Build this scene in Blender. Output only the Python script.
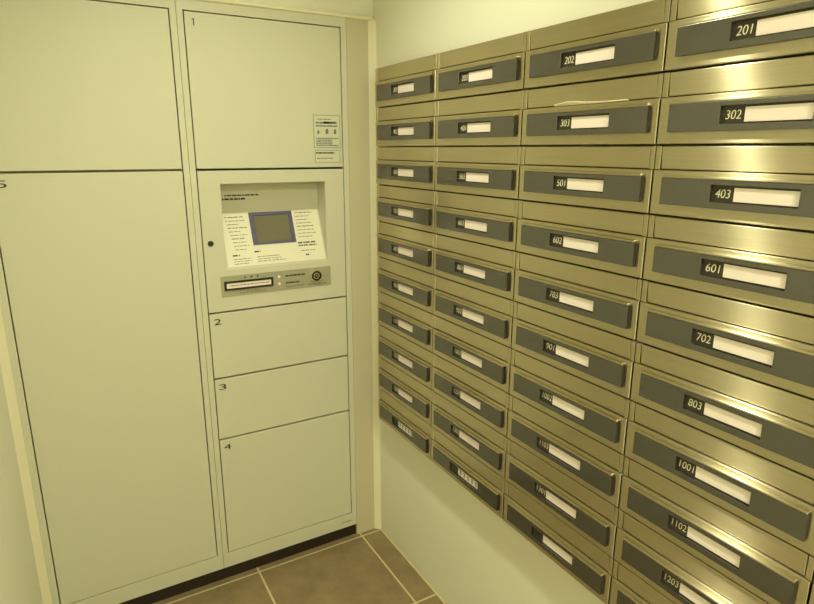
import bpy, bmesh, math, random
from mathutils import Matrix, Vector

for o in list(bpy.data.objects):
    bpy.data.objects.remove(o, do_unlink=True)
SC = bpy.context.scene
COL = SC.collection
random.seed(4)

# ------------------------------------------------------------------ camera
cam_data = bpy.data.cameras.new('camera')
cam_data.sensor_fit = 'HORIZONTAL'
cam_data.sensor_width = 36.0
cam_data.lens = 593.56 / 814 * 36
cam_data.clip_start = 0.01
cam = bpy.data.objects.new('camera', cam_data)
COL.objects.link(cam)
CAM = Vector((-0.9144, -1.8575, 1.4706))
R3 = ((0.8650971, -0.50159988, 0.00213875),
      (0.12300594, 0.21627513, 0.96855284),
      (0.48628854, 0.83762917, -0.24879875))
m = Matrix.Identity(4)
for i in range(3):
    m[i][0], m[i][1], m[i][2], m[i][3] = R3[0][i], R3[1][i], -R3[2][i], CAM[i]
cam.matrix_world = m
SC.camera = cam

# ------------------------------------------------------------------ world, lamps, exposure
w = bpy.data.worlds.new('world')
SC.world = w
w.use_nodes = True
w.node_tree.nodes['Background'].inputs[0].default_value = (0.9, 0.85, 0.6, 1)
w.node_tree.nodes['Background'].inputs[1].default_value = 0.0

CEIL = 2.40
LAMPS = [(-0.50, -0.69, 7.6, 0.030), (-0.55, -2.60, 38.0, 0.085)]  # second entry is an added fill lamp, lifting lower lockers, wall and floor
for (lx, ly, pw, rad) in LAMPS:
    ld = bpy.data.lights.new('downlight_or_fill_lamp', 'AREA')
    ld.shape = 'DISK'
    ld.size = rad * 2
    ld.energy = pw
    ld.spread = math.radians(120 if ly > -1 else 170)
    ld.color = (1.0, 1.0, 0.70)
    lo = bpy.data.objects.new('downlight_or_fill_lamp', ld)
    COL.objects.link(lo)
    lo.location = (lx, ly, CEIL - 0.02)

SC.view_settings.view_transform = 'Standard'
SC.view_settings.look = 'None'
SC.view_settings.gamma = 1.0
SC.view_settings.use_curve_mapping = False
SC.view_settings.exposure = -0.43

# ------------------------------------------------------------------ materials
def srgb(r, g, b):
    f = lambda c: (c / 255 / 12.92) if c / 255 <= 0.04045 else ((c / 255 + 0.055) / 1.055) ** 2.4
    return (f(r), f(g), f(b), 1.0)

def mat(name, col, rough=0.5, metal=0.0, noise=0.0, nscale=8.0, bump=0.0, bscale=200.0, spec=0.5):
    mt = bpy.data.materials.new(name)
    mt.use_nodes = True
    nt = mt.node_tree
    b = nt.nodes['Principled BSDF']
    b.inputs['Base Color'].default_value = col
    b.inputs['Roughness'].default_value = rough
    b.inputs['Metallic'].default_value = metal
    b.inputs['Specular IOR Level'].default_value = spec
    if noise or bump:
        tc = nt.nodes.new('ShaderNodeTexCoord')
    if noise:
        n = nt.nodes.new('ShaderNodeTexNoise')
        n.inputs['Scale'].default_value = nscale
        n.inputs['Detail'].default_value = 6
        nt.links.new(tc.outputs['Object'], n.inputs['Vector'])
        r = nt.nodes.new('ShaderNodeValToRGB')
        r.color_ramp.elements[0].position = 0.3
        r.color_ramp.elements[1].position = 0.7
        r.color_ramp.elements[0].color = tuple(c * (1 - noise) for c in col[:3]) + (1,)
        r.color_ramp.elements[1].color = tuple(min(1, c * (1 + noise)) for c in col[:3]) + (1,)
        nt.links.new(n.outputs['Fac'], r.inputs['Fac'])
        nt.links.new(r.outputs['Color'], b.inputs['Base Color'])
    if bump:
        n2 = nt.nodes.new('ShaderNodeTexNoise')
        n2.inputs['Scale'].default_value = bscale
        n2.inputs['Detail'].default_value = 3
        nt.links.new(tc.outputs['Object'], n2.inputs['Vector'])
        bp = nt.nodes.new('ShaderNodeBump')
        bp.inputs['Strength'].default_value = bump
        bp.inputs['Distance'].default_value = 0.002
        nt.links.new(n2.outputs['Fac'], bp.inputs['Height'])
        nt.links.new(bp.outputs['Normal'], b.inputs['Normal'])
    return mt

def brushed_steel(name, col, rough):
    # horizontal hairline finish: reflections are smeared vertically, fine streaks run along Y
    mt = bpy.data.materials.new(name)
    mt.use_nodes = True
    nt = mt.node_tree
    nt.nodes.remove(nt.nodes['Principled BSDF'])
    b = nt.nodes.new('ShaderNodeBsdfAnisotropic')
    b.distribution = 'GGX'
    b.inputs['Anisotropy'].default_value = 0.78
    b2 = nt.nodes.new('ShaderNodeBsdfAnisotropic')     # tighter lobe of the polished base under the hairlines
    b2.distribution = 'GGX'
    b2.inputs['Anisotropy'].default_value = 0.55
    b2.inputs['Roughness'].default_value = 0.20
    mx = nt.nodes.new('ShaderNodeMixShader')
    mx.inputs[0].default_value = 0.38
    nt.links.new(b.outputs[0], mx.inputs[1])
    nt.links.new(b2.outputs[0], mx.inputs[2])
    nt.links.new(mx.outputs[0], nt.nodes['Material Output'].inputs['Surface'])
    tg = nt.nodes.new('ShaderNodeCombineXYZ')
    tg.inputs[1].default_value = 1.0
    nt.links.new(tg.outputs[0], b.inputs['Tangent'])
    nt.links.new(tg.outputs[0], b2.inputs['Tangent'])
    geo = nt.nodes.new('ShaderNodeNewGeometry')
    mp = nt.nodes.new('ShaderNodeMapping')
    mp.inputs['Scale'].default_value = (300, 3.0, 700)
    nt.links.new(geo.outputs['Position'], mp.inputs['Vector'])
    n = nt.nodes.new('ShaderNodeTexNoise')
    n.inputs['Scale'].default_value = 1.0
    n.inputs['Detail'].default_value = 3
    nt.links.new(mp.outputs[0], n.inputs['Vector'])
    r = nt.nodes.new('ShaderNodeMapRange')
    r.inputs['To Min'].default_value = rough - 0.02
    r.inputs['To Max'].default_value = rough + 0.02
    nt.links.new(n.outputs['Fac'], r.inputs['Value'])
    nt.links.new(r.outputs[0], b.inputs['Roughness'])
    cr = nt.nodes.new('ShaderNodeValToRGB')
    cr.color_ramp.elements[0].color = tuple(c * 0.88 for c in col[:3]) + (1,)
    cr.color_ramp.elements[1].color = tuple(min(1, c * 1.1) for c in col[:3]) + (1,)
    nt.links.new(n.outputs['Fac'], cr.inputs['Fac'])
    nt.links.new(cr.outputs['Color'], b.inputs['Color'])
    nt.links.new(cr.outputs['Color'], b2.inputs['Color'])
    return mt

def floor_tiles(name):
    mt = bpy.data.materials.new(name)
    mt.use_nodes = True
    nt = mt.node_tree
    b = nt.nodes['Principled BSDF']
    geo = nt.nodes.new('ShaderNodeNewGeometry')
    mp = nt.nodes.new('ShaderNodeMapping')
    mp.inputs['Location'].default_value = (0.0457 + 0.41 * 6, 0.015 + 0.41 * 14, 0)
    nt.links.new(geo.outputs['Position'], mp.inputs['Vector'])
    br = nt.nodes.new('ShaderNodeTexBrick')
    br.offset = 0.0
    br.inputs['Scale'].default_value = 1.0
    br.inputs['Brick Width'].default_value = 0.41
    br.inputs['Row Height'].default_value = 0.41
    br.inputs['Mortar Size'].default_value = 0.0036
    br.inputs['Mortar Smooth'].default_value = 0.1
    br.inputs['Bias'].default_value = 0.0
    nt.links.new(mp.outputs[0], br.inputs['Vector'])
    n = nt.nodes.new('ShaderNodeTexNoise')
    n.inputs['Scale'].default_value = 9.0
    n.inputs['Detail'].default_value = 8
    n.inputs['Roughness'].default_value = 0.65
    nt.links.new(geo.outputs['Position'], n.inputs['Vector'])
    r = nt.nodes.new('ShaderNodeValToRGB')
    r.color_ramp.elements[0].position = 0.3
    r.color_ramp.elements[1].position = 0.72
    r.color_ramp.elements[0].color = TILE_A
    r.color_ramp.elements[1].color = TILE_B
    nt.links.new(n.outputs['Fac'], r.inputs['Fac'])
    nt.links.new(r.outputs['Color'], br.inputs['Color1'])
    nt.links.new(r.outputs['Color'], br.inputs['Color2'])
    br.inputs['Mortar'].default_value = GROUT
    nt.links.new(br.outputs['Color'], b.inputs['Base Color'])
    bp = nt.nodes.new('ShaderNodeBump')
    bp.invert = True
    bp.inputs['Strength'].default_value = 0.4
    bp.inputs['Distance'].default_value = 0.002
    nt.links.new(br.outputs['Fac'], bp.inputs['Height'])
    nt.links.new(bp.outputs['Normal'], b.inputs['Normal'])
    b.inputs['Roughness'].default_value = 0.5
    return mt

TILE_A = srgb(122, 105, 74)
TILE_B = srgb(152, 133, 98)
GROUT = srgb(206, 190, 146)
M = {}
M['wall'] = mat('warm white wallpaper', srgb(240, 238, 220), 0.75, bump=0.05, bscale=350)
M['ceiling'] = mat('white ceiling paint', srgb(232, 228, 215), 0.8, bump=0.03)
M['trim'] = mat('cream enamel trim', srgb(240, 234, 206), 0.4)
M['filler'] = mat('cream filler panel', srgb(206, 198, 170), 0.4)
M['locker'] = mat('cream powder coated steel', srgb(213, 210, 190), 0.38, bump=0.04, bscale=900)
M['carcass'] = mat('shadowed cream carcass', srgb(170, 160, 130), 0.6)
M['caulk'] = mat('beige caulk', srgb(206, 190, 146), 0.5)
M['plinth'] = mat('dark brown plinth', srgb(38, 26, 18), 0.5)
M['steel'] = brushed_steel('hairline stainless steel', (0.685, 0.61, 0.43, 1), 0.335)
M['body'] = mat('dark mailbox body', srgb(58, 44, 22), 0.5)
M['slate'] = mat('dark slate satin panel', (0.175, 0.168, 0.155, 1), 0.25, 0.8)
M['plate'] = mat('dark number plate', srgb(60, 52, 40), 0.4)
M['card'] = mat('white name card', srgb(250, 236, 232), 0.6)
M['digits'] = mat('pale printed digits', srgb(236, 230, 205), 0.5)
M['ink'] = mat('dark printed ink', srgb(62, 58, 50), 0.6)
M['softink'] = mat('grey printed ink', srgb(128, 124, 108), 0.6)
M['blueink'] = mat('blue grey printed ink', srgb(120, 130, 128), 0.6)
M['sheet'] = mat('ivory instruction plate', srgb(236, 232, 212), 0.35)
M['sticker'] = mat('pale label film', srgb(214, 213, 194), 0.4)
M['bezel'] = mat('violet grey screen bezel', srgb(92, 88, 122), 0.35)
M['screen'] = mat('unlit screen glass', srgb(116, 110, 90), 0.12)
M['strip'] = mat('silver grey reader strip', srgb(172, 170, 148), 0.35, 0.2)
M['black'] = mat('black plastic', srgb(36, 32, 28), 0.4)
M['chrome'] = mat('nickel lock ring', (0.72, 0.68, 0.58, 1), 0.25, 1.0)
M['paper'] = mat('white paper', srgb(240, 234, 214), 0.6)
M['lampglass'] = bpy.data.materials.new('glowing lamp diffuser')
M['lampglass'].use_nodes = True
_b = M['lampglass'].node_tree.nodes['Principled BSDF']
_b.inputs['Emission Color'].default_value = (1.0, 1.0, 0.70, 1)
_b.inputs['Emission Strength'].default_value = 4.0
M['floor'] = floor_tiles('grey brown floor tiles')

# ------------------------------------------------------------------ mesh helpers
def add_box(bm, x0, x1, y0, y1, z0, z1, mi=0):
    vs = [bm.verts.new((x, y, z)) for x in (x0, x1) for y in (y0, y1) for z in (z0, z1)]
    for f in ((0, 1, 3, 2), (4, 6, 7, 5), (0, 4, 5, 1), (2, 3, 7, 6), (0, 2, 6, 4), (1, 5, 7, 3)):
        fc = bm.faces.new([vs[i] for i in f])
        fc.material_index = mi

def add_ring(bm, outer, inner, pos, fr, bk, mi=0, rim=None):
    """A rectangular plate with a rectangular window. outer/inner = (a0,a1,b0,b1); pos(a,b,depth) -> xyz."""
    def rect(r, d):
        a0, a1, b0, b1 = r
        return [bm.verts.new(pos(a, b, d)) for a, b in ((a0, b0), (a1, b0), (a1, b1), (a0, b1))]
    of, inf, ob, ib = rect(outer, fr), rect(inner, fr), rect(outer, bk), rect(inner, bk)
    for i in range(4):
        j = (i + 1) % 4
        for k, q in enumerate(((of[i], of[j], inf[j], inf[i]), (ob[j], ob[i], ib[i], ib[j]),
                               (of[j], of[i], ob[i], ob[j]), (inf[i], inf[j], ib[j], ib[i]))):
            bm.faces.new(q).material_index = rim if (rim is not None and k == 2) else mi

def add_cyl(bm, c, r0, r1, d, axis, n=32, mi=0):
    """Frustum from c along axis for d."""
    ax = Vector(axis).normalized()
    u = ax.orthogonal().normalized()
    v = ax.cross(u)
    c = Vector(c)
    a = [bm.verts.new(c + r0 * (math.cos(t) * u + math.sin(t) * v)) for t in [2 * math.pi * i / n for i in range(n)]]
    b = [bm.verts.new(c + ax * d + r1 * (math.cos(t) * u + math.sin(t) * v)) for t in [2 * math.pi * i / n for i in range(n)]]
    for i in range(n):
        bm.faces.new((a[i], a[(i + 1) % n], b[(i + 1) % n], b[i])).material_index = mi
    bm.faces.new(a[::-1]).material_index = mi
    bm.faces.new(b).material_index = mi

def add_tube_ring(bm, c, ro, ri, d, axis, n=40, mi=0):
    ax = Vector(axis).normalized()
    u = ax.orthogonal().normalized()
    v = ax.cross(u)
    c = Vector(c)
    L = []
    for r, h in ((ro, 0), (ro, d), (ri, d), (ri, 0)):
        L.append([bm.verts.new(c + ax * h + r * (math.cos(t) * u + math.sin(t) * v)) for t in [2 * math.pi * i / n for i in range(n)]])
    for k in range(4):
        A, B = L[k], L[(k + 1) % 4]
        for i in range(n):
            bm.faces.new((A[i], A[(i + 1) % n], B[(i + 1) % n], B[i])).material_index = mi

def mesh(name, bm, mats):
    bmesh.ops.recalc_face_normals(bm, faces=bm.faces)
    me = bpy.data.meshes.new(name)
    bm.to_mesh(me)
    bm.free()
    for k in (mats if isinstance(mats, (list, tuple)) else [mats]):
        me.materials.append(M[k])
    return me

def obj(name, me, parent=None, bevel=0.0, seg=2):
    o = bpy.data.objects.new(name, me)
    COL.objects.link(o)
    if parent:
        o.parent = parent
    if bevel:
        b = o.modifiers.new('bevel', 'BEVEL')
        b.width = bevel
        b.segments = seg
        b.limit_method = 'ANGLE'
    return o

def build(name, bm, mats, parent=None, bevel=0.0, seg=2):
    return obj(name, mesh(name, bm, mats), parent, bevel, seg)

def tag(o, label, cat, group=None):
    o['label'] = label
    o['category'] = cat
    if group:
        o['group'] = group
    return o

def empty(name, loc):
    o = bpy.data.objects.new(name, None)
    o.empty_display_size = 0.1
    COL.objects.link(o)
    o.location = loc
    return o

def structure(name, bm, m, bevel=0.0):
    o = build(name, bm, m, None, bevel)
    o['kind'] = 'structure'
    return o

def text_mesh(s, height, width, m, depth=0.0006, shear=0.0, thin=0.0):
    """Printed characters as a thin mesh in the XY plane, centred, fitted to height (and width if given)."""
    cu = bpy.data.curves.new('lettering', 'FONT')
    cu.body = s
    cu.shear = shear
    cu.extrude = 0.02
    cu.offset = thin
    cu.resolution_u = 6
    t = bpy.data.objects.new('lettering', cu)
    COL.objects.link(t)
    dg = bpy.context.evaluated_depsgraph_get()
    dg.update()
    me = bpy.data.meshes.new_from_object(t.evaluated_get(dg))
    bpy.data.objects.remove(t, do_unlink=True)
    xs = [v.co.x for v in me.vertices]
    ys = [v.co.y for v in me.vertices]
    sx0, sx1, sy0, sy1 = min(xs), max(xs), min(ys), max(ys)
    ky = height / (sy1 - sy0)
    kx = (width / (sx1 - sx0)) if width else ky
    for v in me.vertices:
        v.co = Vector(((v.co.x - (sx0 + sx1) / 2) * kx, (v.co.y - (sy0 + sy1) / 2) * ky, v.co.z * depth / 0.04))
    me.materials.clear()
    me.materials.append(M[m])
    return me

def one_mesh(h):
    # a sign-lettered figure 1: thin stem with a flag
    b = bmesh.new()
    pts = [(-.0012, -.5), (.0016, -.5), (.0016, .5), (-.0010, .5), (-.0052, .33), (-.0052, .22), (-.0012, .36)]
    f = [b.verts.new((x, y * h, 0.0003)) for x, y in pts]
    k = [b.verts.new((x, y * h, -0.0003)) for x, y in pts]
    b.faces.new(f); b.faces.new(k[::-1])
    for i in range(len(pts)):
        j = (i + 1) % len(pts)
        b.faces.new((f[i], k[i], k[j], f[j]))
    return mesh('door_number', b, 'ink')

def orient(me, ex, ey, ez):
    me.transform(Matrix((ex, ey, ez)).transposed().to_4x4())
    return me

# ------------------------------------------------------------------ the room
XL, XR = -1.104, 0.039          # left wall and right wall faces
YF = -3.3                       # wall behind the photographer
TOP = 1.8740                    # top of the locker bank

bm = bmesh.new(); add_box(bm, XL - 0.1, XR + 0.1, YF - 0.1, 0.5, -0.06, 0.0); structure('floor', bm, 'floor')
bm = bmesh.new(); add_box(bm, XL - 0.1, XR + 0.1, YF - 0.1, 0.5, CEIL, CEIL + 0.06); structure('ceiling', bm, 'ceiling')
bm = bmesh.new(); add_box(bm, XR, XR + 0.1, YF - 0.1, 0.5, 0, CEIL); structure('wall_right', bm, 'wall')
bm = bmesh.new(); add_box(bm, XL - 0.1, XL, YF - 0.1, 0.5, 0, CEIL); structure('wall_left', bm, 'wall')
bm = bmesh.new(); add_box(bm, XL, XR, YF - 0.1, YF, 0, CEIL); structure('wall_front', bm, 'wall')
bm = bmesh.new()                 # wall over the lockers and behind them
add_box(bm, XL, XR, 0.008, 0.5, TOP + 0.002, CEIL)
add_box(bm, XL, XR, 0.44, 0.5, 0, TOP + 0.002)
structure('wall_back', bm, 'wall')

# corner trims round the locker niche: sloping beads along right wall, top and left wall
def prism(bm, a, b, p, q, r):
    A = [bm.verts.new(Vector(a) + Vector(k)) for k in (p, q, r)]
    B = [bm.verts.new(Vector(b) + Vector(k)) for k in (p, q, r)]
    bm.faces.new(A); bm.faces.new(B[::-1])
    for i in range(3):
        j = (i + 1) % 3
        bm.faces.new((A[i], A[j], B[j], B[i]))
bm = bmesh.new(); prism(bm, (XR, 0, 0), (XR, 0, TOP), (0, 0.002, 0), (-0.022, 0.002, 0), (0, -0.013, 0)); structure('trim_1', bm, 'trim')
bm = bmesh.new(); add_box(bm, XL + 0.006, XR - 0.002, -0.006, 0.006, TOP - 0.002, TOP + 0.010); structure('trim_2', bm, 'trim', 0.004)
bm = bmesh.new(); prism(bm, (XL, 0, 0), (XL, 0, TOP), (0, 0.002, 0), (0.0225, 0.002, 0), (0, -0.016, 0)); structure('trim_3', bm, 'trim')
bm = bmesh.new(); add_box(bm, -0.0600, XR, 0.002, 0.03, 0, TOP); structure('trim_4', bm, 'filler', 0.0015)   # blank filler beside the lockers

bm = bmesh.new(); prism(bm, (XR, -0.014, 0), (XR, YF, 0), (0, 0, 0), (-0.005, 0, 0), (0, 0, 0.005)); structure('trim_5', bm, 'caulk')   # caulk line at the foot of the right wall

# ------------------------------------------------------------------ ceiling downlight (the room's lamp) and an added fill light
for i, (lx, ly, pw, rad) in enumerate(LAMPS):
    t = tag(empty('ceiling_downlight_or_fill', (lx, ly, CEIL)),
            ('round white downlight in the ceiling above the mailboxes', 'round white fill light added in the ceiling behind the viewer')[i],
            'ceiling light', 'ceiling downlights')
    bm = bmesh.new(); add_tube_ring(bm, (0, 0, -0.012), rad + 0.022, rad + 0.004, 0.012, (0, 0, 1)); build('trim_ring', bm, 'ceiling', t)
    bm = bmesh.new(); add_cyl(bm, (0, 0, -0.008), rad + 0.003, rad + 0.003, 0.008, (0, 0, 1)); build('diffuser', bm, 'lampglass', t)

# ------------------------------------------------------------------ delivery lockers
DEPTH = 0.40
def carcass(t, x0, x1):
    """Frame of one locker column; local x from x0..x1, front at y = 0."""
    b = bmesh.new()
    add_box(b, x0, x1, 0.022, DEPTH, 0.051, TOP - 0.001)
    return build('carcass', b, 'carcass', t)

def face_frame(t, x0, x1, dx0, dx1, zb, zt):
    b = bmesh.new()
    pos = lambda a, c, d: (a, d, c)
    add_ring(b, (x0, x1, 0.051, TOP - 0.001), (dx0, dx1, zb, zt), pos, 0.0, 0.022)
    return build('face_frame', b, 'locker', t, 0.0008)

GAP = 0.0031
def door(t, x0, x1, z0, z1, number=None):
    b = bmesh.new()
    add_box(b, x0 + GAP, x1 - GAP, 0.0, 0.021, z0 + GAP, z1 - GAP)
    d = build('door', b, 'locker', t, 0.0015)
    if number:
        me = orient(one_mesh(0.019) if number == '1' else text_mesh(number, 0.019, 0.023, 'ink'), Vector((1, 0, 0)), Vector((0, 0, 1)), Vector((0, -1, 0)))
        n = obj('door_number', me, d)
        n.location = (x0 + 0.027, -0.0006, z1 - 0.029)
    return d

def plinth(t, x0, x1):
    b = bmesh.new()
    add_box(b, x0, x1, 0.012, DEPTH, 0.0, 0.051)
    return build('plinth', b, 'plinth', t)

ZB = 0.106; ZT = 1.844
# left column: two doors
XA, XB = -1.0825, -0.5726
LA = tag(empty('parcel_locker', ((XA + XB) / 2, 0, 0)), 'cream parcel locker column on the left with two tall doors, number 5 on the lower', 'locker', 'parcel lockers')
ox = -(XA + XB) / 2
carcass(LA, XA + ox, XB + ox - 0.0003)
face_frame(LA, XA + ox, XB + ox - 0.0003, -1.0642 + ox, -0.5899 + ox, ZB, ZT)
door(LA, -1.0642 + ox, -0.5899 + ox, 1.4113, ZT)
door(LA, -1.0642 + ox, -0.5899 + ox, ZB, 1.4113, '5')
plinth(LA, XA + ox, XB + ox - 0.0003)

# right column: door 1, control panel, doors 2, 3, 4
XC, XD = -0.5720, -0.0615
LB = tag(empty('parcel_locker', ((XC + XD) / 2, 0, 0)), 'cream parcel locker column with touch screen panel and doors numbered 1 to 4', 'locker', 'parcel lockers')
ox = -(XC + XD) / 2
carc = bmesh.new()
add_box(carc, XC + ox, XD + ox, 0.024, DEPTH, 0.051, 0.97)
add_box(carc, XC + ox, XD + ox, 0.024, DEPTH, 1.413, TOP - 0.001)
add_box(carc, XC + ox, XD + ox, 0.10, DEPTH, 0.97, 1.413)
build('carcass', carc, 'carcass', LB)
DX0, DX1 = -0.5549 + ox, -0.0804 + ox
face_frame(LB, XC + ox, XD + ox, DX0, DX1, ZB, ZT)
d1 = door(LB, DX0, DX1, 1.4110, ZT, '1')
door(LB, DX0, DX1, 0.7510, 0.9706, '2')
door(LB, DX0, DX1, 0.5368, 0.7510, '3')
d4 = door(LB, DX0, DX1, ZB, 0.5368, '4')

# label stuck on door 1: film, printed lines, small pictures (no code square)
def sticker():
    b = bmesh.new()
    X0, X1 = -0.183 + ox, -0.091 + ox
    Z1, Z0 = 1.577, 1.475
    def flat(x0, x1, z0, z1, mi, d=0.0009):
        add_box(b, x0, x1, -d, 0.0, z0, z1, mi)
    flat(X0, X1, Z0, Z1, 1, 0.0005)                       # thin grey outline
    flat(X0 + .0016, X1 - .0016, Z0 + .0016, Z1 - .0016, 0, 0.0007)
    def rowbar(xa, xb, z, h, mi):
        x = xa
        while x < xb:
            L = random.uniform(.004, .013)
            flat(x, min(x + L, xb), z, z + h, mi)
            x += L + random.uniform(.0008, .002)
    rowbar(X0 + .014, X1 - .030, Z1 - .014, .0026, 1)
    rowbar(X0 + .008, X1 - .030, Z1 - .027, .0062, 3)
    rowbar(X0 + .034, X1 - .012, Z1 - .026, .0062, 2)
    rowbar(X0 + .008, X1 - .010, Z1 - .036, .005, 3)
    for k, (cx, s) in enumerate(((.016, .007), (.046, .010), (.074, .009))):
        flat(X0 + cx - s / 2, X0 + cx + s / 2, Z1 - .058, Z1 - .058 + s * 1.2, 1)
        flat(X0 + cx - s * .3, X0 + cx + s * .3, Z1 - .058 + s * 1.25, Z1 - .058 + s * 1.6, 2)
    for k in range(5):
        rowbar(X0 + .008, X1 - (.006 if k in (0, 4) else .028), Z1 - .074 - k * .0055, .0036, 3)
    # separate lower label
    W0, W1 = -0.181 + ox, -0.093 + ox
    A1, A0 = 1.468, 1.428
    flat(W0, W1, A0, A1, 1, 0.0005)
    flat(W0 + .0014, W1 - .0014, A0 + .0014, A1 - .0014, 0, 0.0007)
    rowbar(W0 + .004, W1 - .020, A1 - .011, .0048, 2)
    rowbar(W0 + .006, W1 - .026, A1 - .027, .003, 1)
    return build('instruction_sticker', b, ['sticker', 'softink', 'ink', 'blueink'], d1)
sticker()['label'] = 'pale printed sticker in lower right corner of door 1'
# tiny maker's line near the foot of the frame
b = bmesh.new()
x = -0.125 + ox
while x < -0.088 + ox:
    L = random.uniform(.003, .006)
    add_box(b, x, x + L, -0.0005, 0.0, 0.074, 0.0775)
    x += L + .0012
build('printed_line', b, 'softink', LB)

# control panel
PZ0, PZ1 = 0.9706, 1.4110
OZ0, OZ1 = 1.1046, 1.3690
OX0, OX1 = -0.4885 + ox, -0.1490 + ox
SD, SZ = 0.070, 1.2766            # depth and height where slope meets the upright back
b = bmesh.new()
add_ring(b, (DX0 + GAP, DX1 - GAP, PZ0 + GAP, PZ1 - GAP), (OX0, OX1, OZ0, OZ1), lambda a, c, d: (a, d, c), 0.0, 0.020)
# recess: cheeks, top and upright back
v = lambda *p: b.verts.new(p)
T = 0.003
for xx, sgn in ((OX0, -1), (OX1, 1)):
    p = [(xx, 0.0, OZ0), (xx, SD + T, SZ), (xx, SD + T, OZ1), (xx, 0.0, OZ1)]
    p = [(xx, 0.018, OZ0), (xx, SD + .004, OZ0), (xx, SD + .004, OZ1), (xx, 0.018, OZ1)]
    f = [v(*q) for q in p]; g = [v(q[0] + sgn * T, q[1], q[2]) for q in p]
    b.faces.new(f); b.faces.new(g[::-1])
    for i in range(4):
        j = (i + 1) % 4
        b.faces.new((f[i], g[i], g[j], f[j]))
add_box(b, OX0, OX1, 0.018, SD + .004, OZ1, OZ1 + T)
add_box(b, OX0, OX1, SD, SD + .004, OZ0 + .02, OZ1)
cp = build('control_panel', b, 'locker', LB)

slope = Vector((0, SD, SZ - OZ0)); SL = slope.length
es = slope.normalized(); en = Vector((1, 0, 0)).cross(es)         # outward normal
if en.y > 0: en = -en
S0 = Vector((0, 0.001, OZ0))
def sp(x, s, h=0.0):
    return S0 + Vector((x, 0, 0)) + es * s + en * h
def slab(b, x0, x1, s0, s1, h0, h1, mi=0):
    vs = [b.verts.new(sp(x, s, h)) for x in (x0, x1) for s in (s0, s1) for h in (h0, h1)]
    for f in ((0, 1, 3, 2), (4, 6, 7, 5), (0, 4, 5, 1), (2, 3, 7, 6), (0, 2, 6, 4), (1, 5, 7, 3)):
        b.faces.new([vs[i] for i in f]).material_index = mi
b = bmesh.new(); slab(b, OX0 + .0005, OX1 - .0005, 0, SL - .001, -0.004, 0.0)
build('sloped_desk', b, 'locker', cp)
b = bmesh.new(); slab(b, OX0 + .008, OX1 - .006, 0.006, SL - .003, 0.0, 0.0016)
# printed lines, uneven words, on the ivory plate
def words(x0, x1, s, h, mi=1, frac=1.0):
    x = x0
    end = x0 + (x1 - x0) * frac
    while x < end - .002:
        L = random.uniform(.004, .016)
        slab(b, x, min(x + L, end), s, s + h, 0.0016, 0.0019, mi)
        x += L + random.uniform(.0012, .004)
for k in range(10):
    words(-0.470 + ox + k * .0022, -0.400 + ox, 0.166 - k * .0118, .0030 if k in (0, 3, 6) else .0022, 1, random.uniform(.55, 1.0))
for k in range(8):
    words(-0.236 + ox, -0.172 + ox, 0.170 - k * .0118, .0030 if k in (0, 4) else .0022, 1, random.uniform(.6, 1.0))
words(-0.242 + ox, -0.180 + ox, 0.066, .0045, 2)
words(-0.242 + ox, -0.178 + ox, 0.057, .0040, 2)
words(-0.236 + ox, -0.180 + ox, 0.040, .0024, 1, .9)
words(-0.222 + ox, -0.210 + ox, 0.024, .0048, 2)
words(-0.392 + ox, -0.372 + ox, 0.048, .0046, 2)
words(-0.462 + ox, -0.440 + ox, 0.040, .0046, 2)
for k in range(3):
    words(-0.460 + ox, -0.402 + ox, 0.029 - k * .0075, .0022, 1, random.uniform(.7, 1))
    words(-0.385 + ox, -0.290 + ox, 0.032 - k * .0075, .0022, 1, random.uniform(.75, 1))
build('instruction_plate', b, ['sheet', 'softink', 'ink'], cp)
b = bmesh.new()
Q = lambda a, c, d: tuple(sp(a, c, d))
add_ring(b, (-0.3915 + ox, -0.2475 + ox, 0.072, 0.1795), (-0.3760 + ox, -0.2600 + ox, 0.080, 0.168), Q, 0.0050, 0.0012)
build('screen_bezel', b, 'bezel', cp, 0.001)
b = bmesh.new(); slab(b, -0.3765 + ox, -0.2595 + ox, 0.0795, 0.1685, 0.0014, 0.0026)
build('touch_screen', b, 'screen', cp)
# two printed lines on the upright back of the recess
b = bmesh.new()
for (xa, xb, z, h) in ((-0.462, -0.352, 1.326, .0042), (-0.470, -0.395, 1.314, .0060)):
    x = xa + ox
    while x < xb + ox:
        L = random.uniform(.005, .016)
        add_box(b, x, min(x + L, xb + ox), SD - .0005, SD, z, z + h)
        x += L + .0022
build('printed_line', b, 'ink', cp)
# reader strip
b = bmesh.new()
add_box(b, -0.5090 + ox, -0.1395 + ox, -0.0012, 0.0, 1.0190, 1.0850, 0)
def sbar(x0, x1, z0, z1, mi):
    add_box(b, x0 + ox, x1 + ox, -0.0016, -0.001, z0, z1, mi)
for xx in (-0.432, -0.412, -0.392):
    sbar(xx - .003, xx + .003, 1.0740, 1.0785, 1)
for (xa, xb, z, h) in ((-0.300, -0.232, 1.064, .0052), (-0.300, -0.252, 1.0405, .0052), (-0.300, -0.236, 1.0285, .0034), (-0.430, -0.385, 1.0310, .0030), (-0.452, -0.365, 1.0255, .0030), (-0.222, -0.156, 1.0265, .0036)):
    x = xa
    while x < xb:
        L = random.uniform(.004, .014)
        sbar(x, min(x + L, xb), z, z + h, 1 if h > .005 else 2)
        x += L + .0018
build('reader_strip', b, ['strip', 'ink', 'softink'], cp)
b = bmesh.new()
add_ring(b, (-0.4990 + ox, -0.3420 + ox, 1.0385, 1.0680), (-0.4920 + ox, -0.3490 + ox, 1.0450, 1.0615), lambda a, c, d: (a, d, c), -0.0050, -0.001)
build('card_slot', b, 'black', cp, 0.0008)
b = bmesh.new()
add_box(b, -0.4922 + ox, -0.3488 + ox, -0.0028, -0.001, 1.0448, 1.0617, 0)
x = -0.484 + ox
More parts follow.
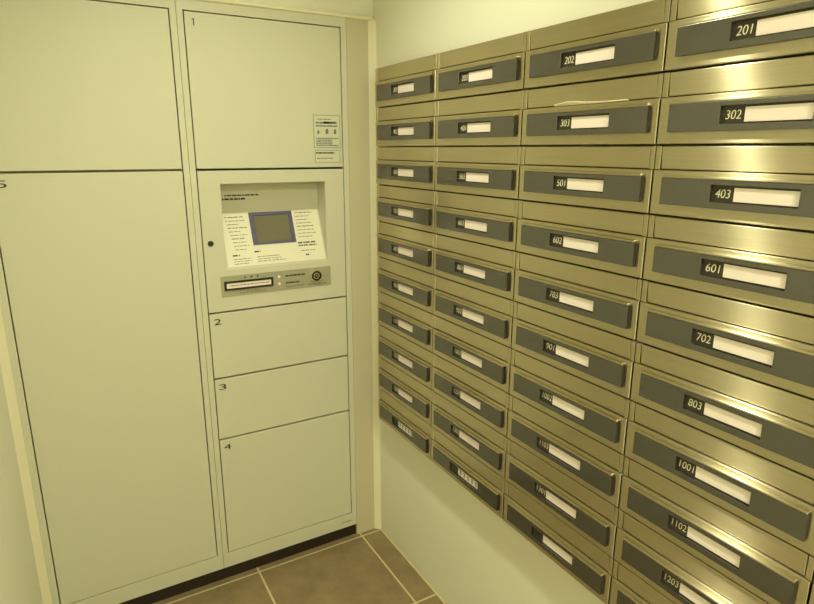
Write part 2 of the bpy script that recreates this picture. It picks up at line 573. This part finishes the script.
while x < -0.358 + ox:
    L = random.uniform(.004, .012)
    add_box(b, x, x + L, -0.0031, -0.0027, 1.0515, 1.0545, 1)
    x += L + .002
build('slot_label', b, ['card', 'softink'], cp)
for zz in (1.0660, 1.0425):
    b = bmesh.new(); add_cyl(b, (-0.3215 + ox, -0.0008, zz), .0048, .0040, .003, (0, -1, 0)); build('status_lamp', b, 'card', cp)
b = bmesh.new()
kc = Vector((-0.1925 + ox, -0.001, 1.0565))
add_tube_ring(b, kc, .0225, .0175, .006, (0, -1, 0), mi=0)
add_cyl(b, kc, .0180, .0170, .004, (0, -1, 0), mi=1)
add_tube_ring(b, kc + Vector((0, -.0038, 0)), .0105, .0080, .0012, (0, -1, 0), mi=0)
add_cyl(b, kc + Vector((0, -.0038, 0)), .0030, .0026, .0014, (0, -1, 0), mi=0)
build('key_switch', b, ['chrome', 'black'], cp)
b = bmesh.new()
kc = Vector((-0.5300 + ox, -0.0002, 1.1905))
add_tube_ring(b, kc, .0088, .0066, .0016, (0, -1, 0), mi=0)
add_cyl(b, kc, .0068, .0066, .0008, (0, -1, 0), mi=1)
build('keyhole', b, ['plinth', 'black'], cp)
plinth(LB, XC + ox, XD + ox)

# ------------------------------------------------------------------ mailboxes on the right wall
PW, PH = 0.35644, 0.12
Y0, Z0 = -0.07866, 1.7196
def MP(u, v, d):                  # u to the right, v down from the top of the pitch, d out of the wall
    return (-d, -u, PH - v)
def mbox(b, u0, u1, v0, v1, d0, d1, mi=0):
    add_box(b, -d1, -d0, -u1, -u0, PH - v1, PH - v0, mi)

b = bmesh.new(); mbox(b, .0006, PW - .0006, .0012, .1198, -.038, -.007); me_body = mesh('body', b, 'body')
b = bmesh.new()
mbox(b, .0010, .0118, .0020, .0418, -.0070, -.0004)
me_cheek = mesh('slot_cheek', b, 'steel')
b = bmesh.new()
mbox(b, PW - .0108, PW - .0010, .0020, .0418, -.0070, -.0004)
me_cheek_right = mesh('slot_cheek', b, 'steel')
def flap_mesh(top, bot):
    b = bmesh.new()
    vs = []
    for u in (.0128, PW - .0118):
        for (vv, d) in ((.0024, top), (.0408, bot), (.0408, bot - .004), (.0024, top - .004)):
            vs.append(b.verts.new(MP(u, vv, d)))
    b.faces.new(vs[:4]); b.faces.new(vs[4:][::-1])
    for i in range(4):
        j = (i + 1) % 4
        b.faces.new((vs[i], vs[j], vs[4 + j], vs[4 + i]))
    return mesh('slot_flap', b, 'steel')
me_flap = flap_mesh(-.0005, -.0020)
me_flap_open = flap_mesh(-.0005, -.0028)
b = bmesh.new()
mbox(b, .0016, PW - .0016, .0427, .1188, -.0070, .0015)
me_door = mesh('front_door', b, 'steel')
b = bmesh.new()
mbox(b, .0248, .3376, .0500, .0550, .0010, .0085)
me_lip = mesh('hood_lip', b, 'steel')
WIN = (.1170, .2535, .0625, .0895)
b = bmesh.new()
add_ring(b, (.0248, .3385, .0550, .1000), WIN, MP, .0088, .0010, 0, 1)
me_panel = mesh('front_panel', b, ['slate', 'black'])
b = bmesh.new(); mbox(b, .1155, .2550, .0610, .0910, .0012, .0024); me_plate = mesh('number_plate', b, 'plate')
b = bmesh.new(); mbox(b, .1540, .2530, .0655, .0872, .0022, .0040); me_card = mesh('name_card', b, 'card')
def card_printed(n):
    b = bmesh.new()
    mbox(b, .1540, .2530, .0655, .0872, .0022, .0040, 0)
    for k in range(n):
        uc = .1530 + .1 * (k + .7) / (n + .4)
        mbox(b, uc - .006, uc + .006, .0705, .0725, .0040, .0043, 1)
        mbox(b, uc - .0012, uc + .0012, .0690, .0840, .0040, .0043, 1)
        mbox(b, uc - .005, uc + .005, .0780, .0797, .0040, .0043, 1)
    return mesh('name_card', b, ['card', 'ink'])
me_card_text = card_printed(5)

NUMS = {3: '201 302 403 601 702 803 1001 1102 1203 1401'.split(),
        2: '202 303 501 602 703 901 1002 1103 1301'.split() + [''],
        1: '203 401 502 603 801 902 1003 1201 1302'.split() + [''],
        0: '301 402 503 701 802 903 1101 1202 1303'.split() + ['']}
ORD = ['top', 'second from top', 'third from top', 'fourth from top', 'fifth from top', 'fifth from bottom', 'fourth from bottom',
       'third from bottom', 'second from bottom', 'bottom']
COLN = {0: 'the leftmost mailbox column beside the lockers', 1: 'the second mailbox column from left', 2: 'the third mailbox column from left'}
digit_cache = {}
def digits(s):
    if s not in digit_cache:
        wd = {3: .0245, 4: .0290}[len(s)]
        digit_cache[s] = orient(text_mesh(s, .0135, wd, 'digits', shear=0.12, thin=-0.008), Vector((0, -1, 0)), Vector((0, 0, 1)), Vector((-1, 0, 0)))
    return digit_cache[s]

def copy_part(src, parent):
    c = src.copy()
    COL.objects.link(c)
    c.parent = parent
    return c

proto = None
for c in range(5):
    for r in range(10):
        num = NUMS.get(c, [''] * 10)[r]
        loc = (0.0, Y0 - c * PW, Z0 - (r + 1) * PH)
        if proto is None:
            t = empty('mailbox', loc)
            parts = [obj('body', me_body, t), obj('slot_cheek', me_cheek, t, .0012), obj('slot_flap', me_flap, t, .0018), obj('front_door', me_door, t, .0016, 3)]
            parts.append(obj('front_panel', me_panel, t, .0007))
            parts.append(obj('slot_cheek', me_cheek_right, t, .0012))
            subs = [(3, obj('hood_lip', me_lip, parts[3], .0018, 3)), (4, obj('number_plate', me_plate, parts[4])), (4, obj('name_card', me_card, parts[4], .0004))]
            proto = (t, parts, subs)
            mine = parts
            card = subs[2][1]
        else:
            t = proto[0].copy()
            COL.objects.link(t)
            t.location = loc
            mine = [copy_part(p, t) for p in proto[1]]
            for k, s in proto[2]:
                last = copy_part(s, mine[k])
            card = last
        if c == 2 and r == 1:
            mine[2].data = me_flap_open
        if r == 9 and c in (0, 1):
            card.data = me_card_text
        if num:
            n = obj('room_number', digits(num), mine[4])
            n.location = MP(.1355, .0758, .0028)
        if c == 3:
            lab = 'brushed steel mailbox numbered %s in the fourth column from left' % num
        elif c == 4:
            lab = 'brushed steel mailbox at right edge, directly right of mailbox numbered %s' % NUMS[3][r]
        elif c == 2 and r == 1:
            lab = 'brushed steel mailbox with white letter sticking out under its flap, third column'
        elif r == 9 and c in (0, 1):
            lab = 'brushed steel mailbox with printed card, bottom of %s' % COLN[c]
        else:
            lab = 'brushed steel mailbox, %s in %s' % (ORD[r], COLN[c])
        tag(t, lab, 'mailbox', 'steel mailboxes on the right wall')

# ------------------------------------------------------------------ the letter poking out of mailbox 303
b = bmesh.new()
N = 12
prof = [(.0408, -.0060), (.0412, .0010), (.0404, .0050), (.0385, .0085), (.0352, .0108)]
top, botm = [], []
for i in range(N + 1):
    s = i / N
    k = 0.30 + 0.70 * math.exp(-((s - 0.26) / 0.22) ** 2) if s > 0.26 else 0.45 + 0.55 * (s / 0.26)
    u = .099 + .186 * s
    rowt, rowb = [], []
    for (vv, d) in prof:
        dd = -.006 + (d + .006) * (k if d > 0 else 1)
        vz = .0410 + (vv - .0410) * k
        rowt.append(b.verts.new(MP(u, vz, dd)))
        rowb.append(b.verts.new(MP(u, vz + .0009, dd + .0003)))
    top.append(rowt); botm.append(rowb)
np_ = len(prof)
for i in range(N):
    for j in range(np_ - 1):
        b.faces.new((top[i][j], top[i + 1][j], top[i + 1][j + 1], top[i][j + 1]))
        b.faces.new((botm[i][j + 1], botm[i + 1][j + 1], botm[i + 1][j], botm[i][j]))
    b.faces.new((top[i][-1], top[i + 1][-1], botm[i + 1][-1], botm[i][-1]))
    b.faces.new((top[i + 1][0], top[i][0], botm[i][0], botm[i + 1][0]))
for e in (0, N):
    for j in range(np_ - 1):
        b.faces.new((top[e][j], top[e][j + 1], botm[e][j + 1], botm[e][j]))
L = build('letter', b, 'paper')
L.location = (0.0, Y0 - 2 * PW, Z0 - 2 * PH)
tag(L, 'white paper letter sticking out of a mailbox slot near the top', 'letter')
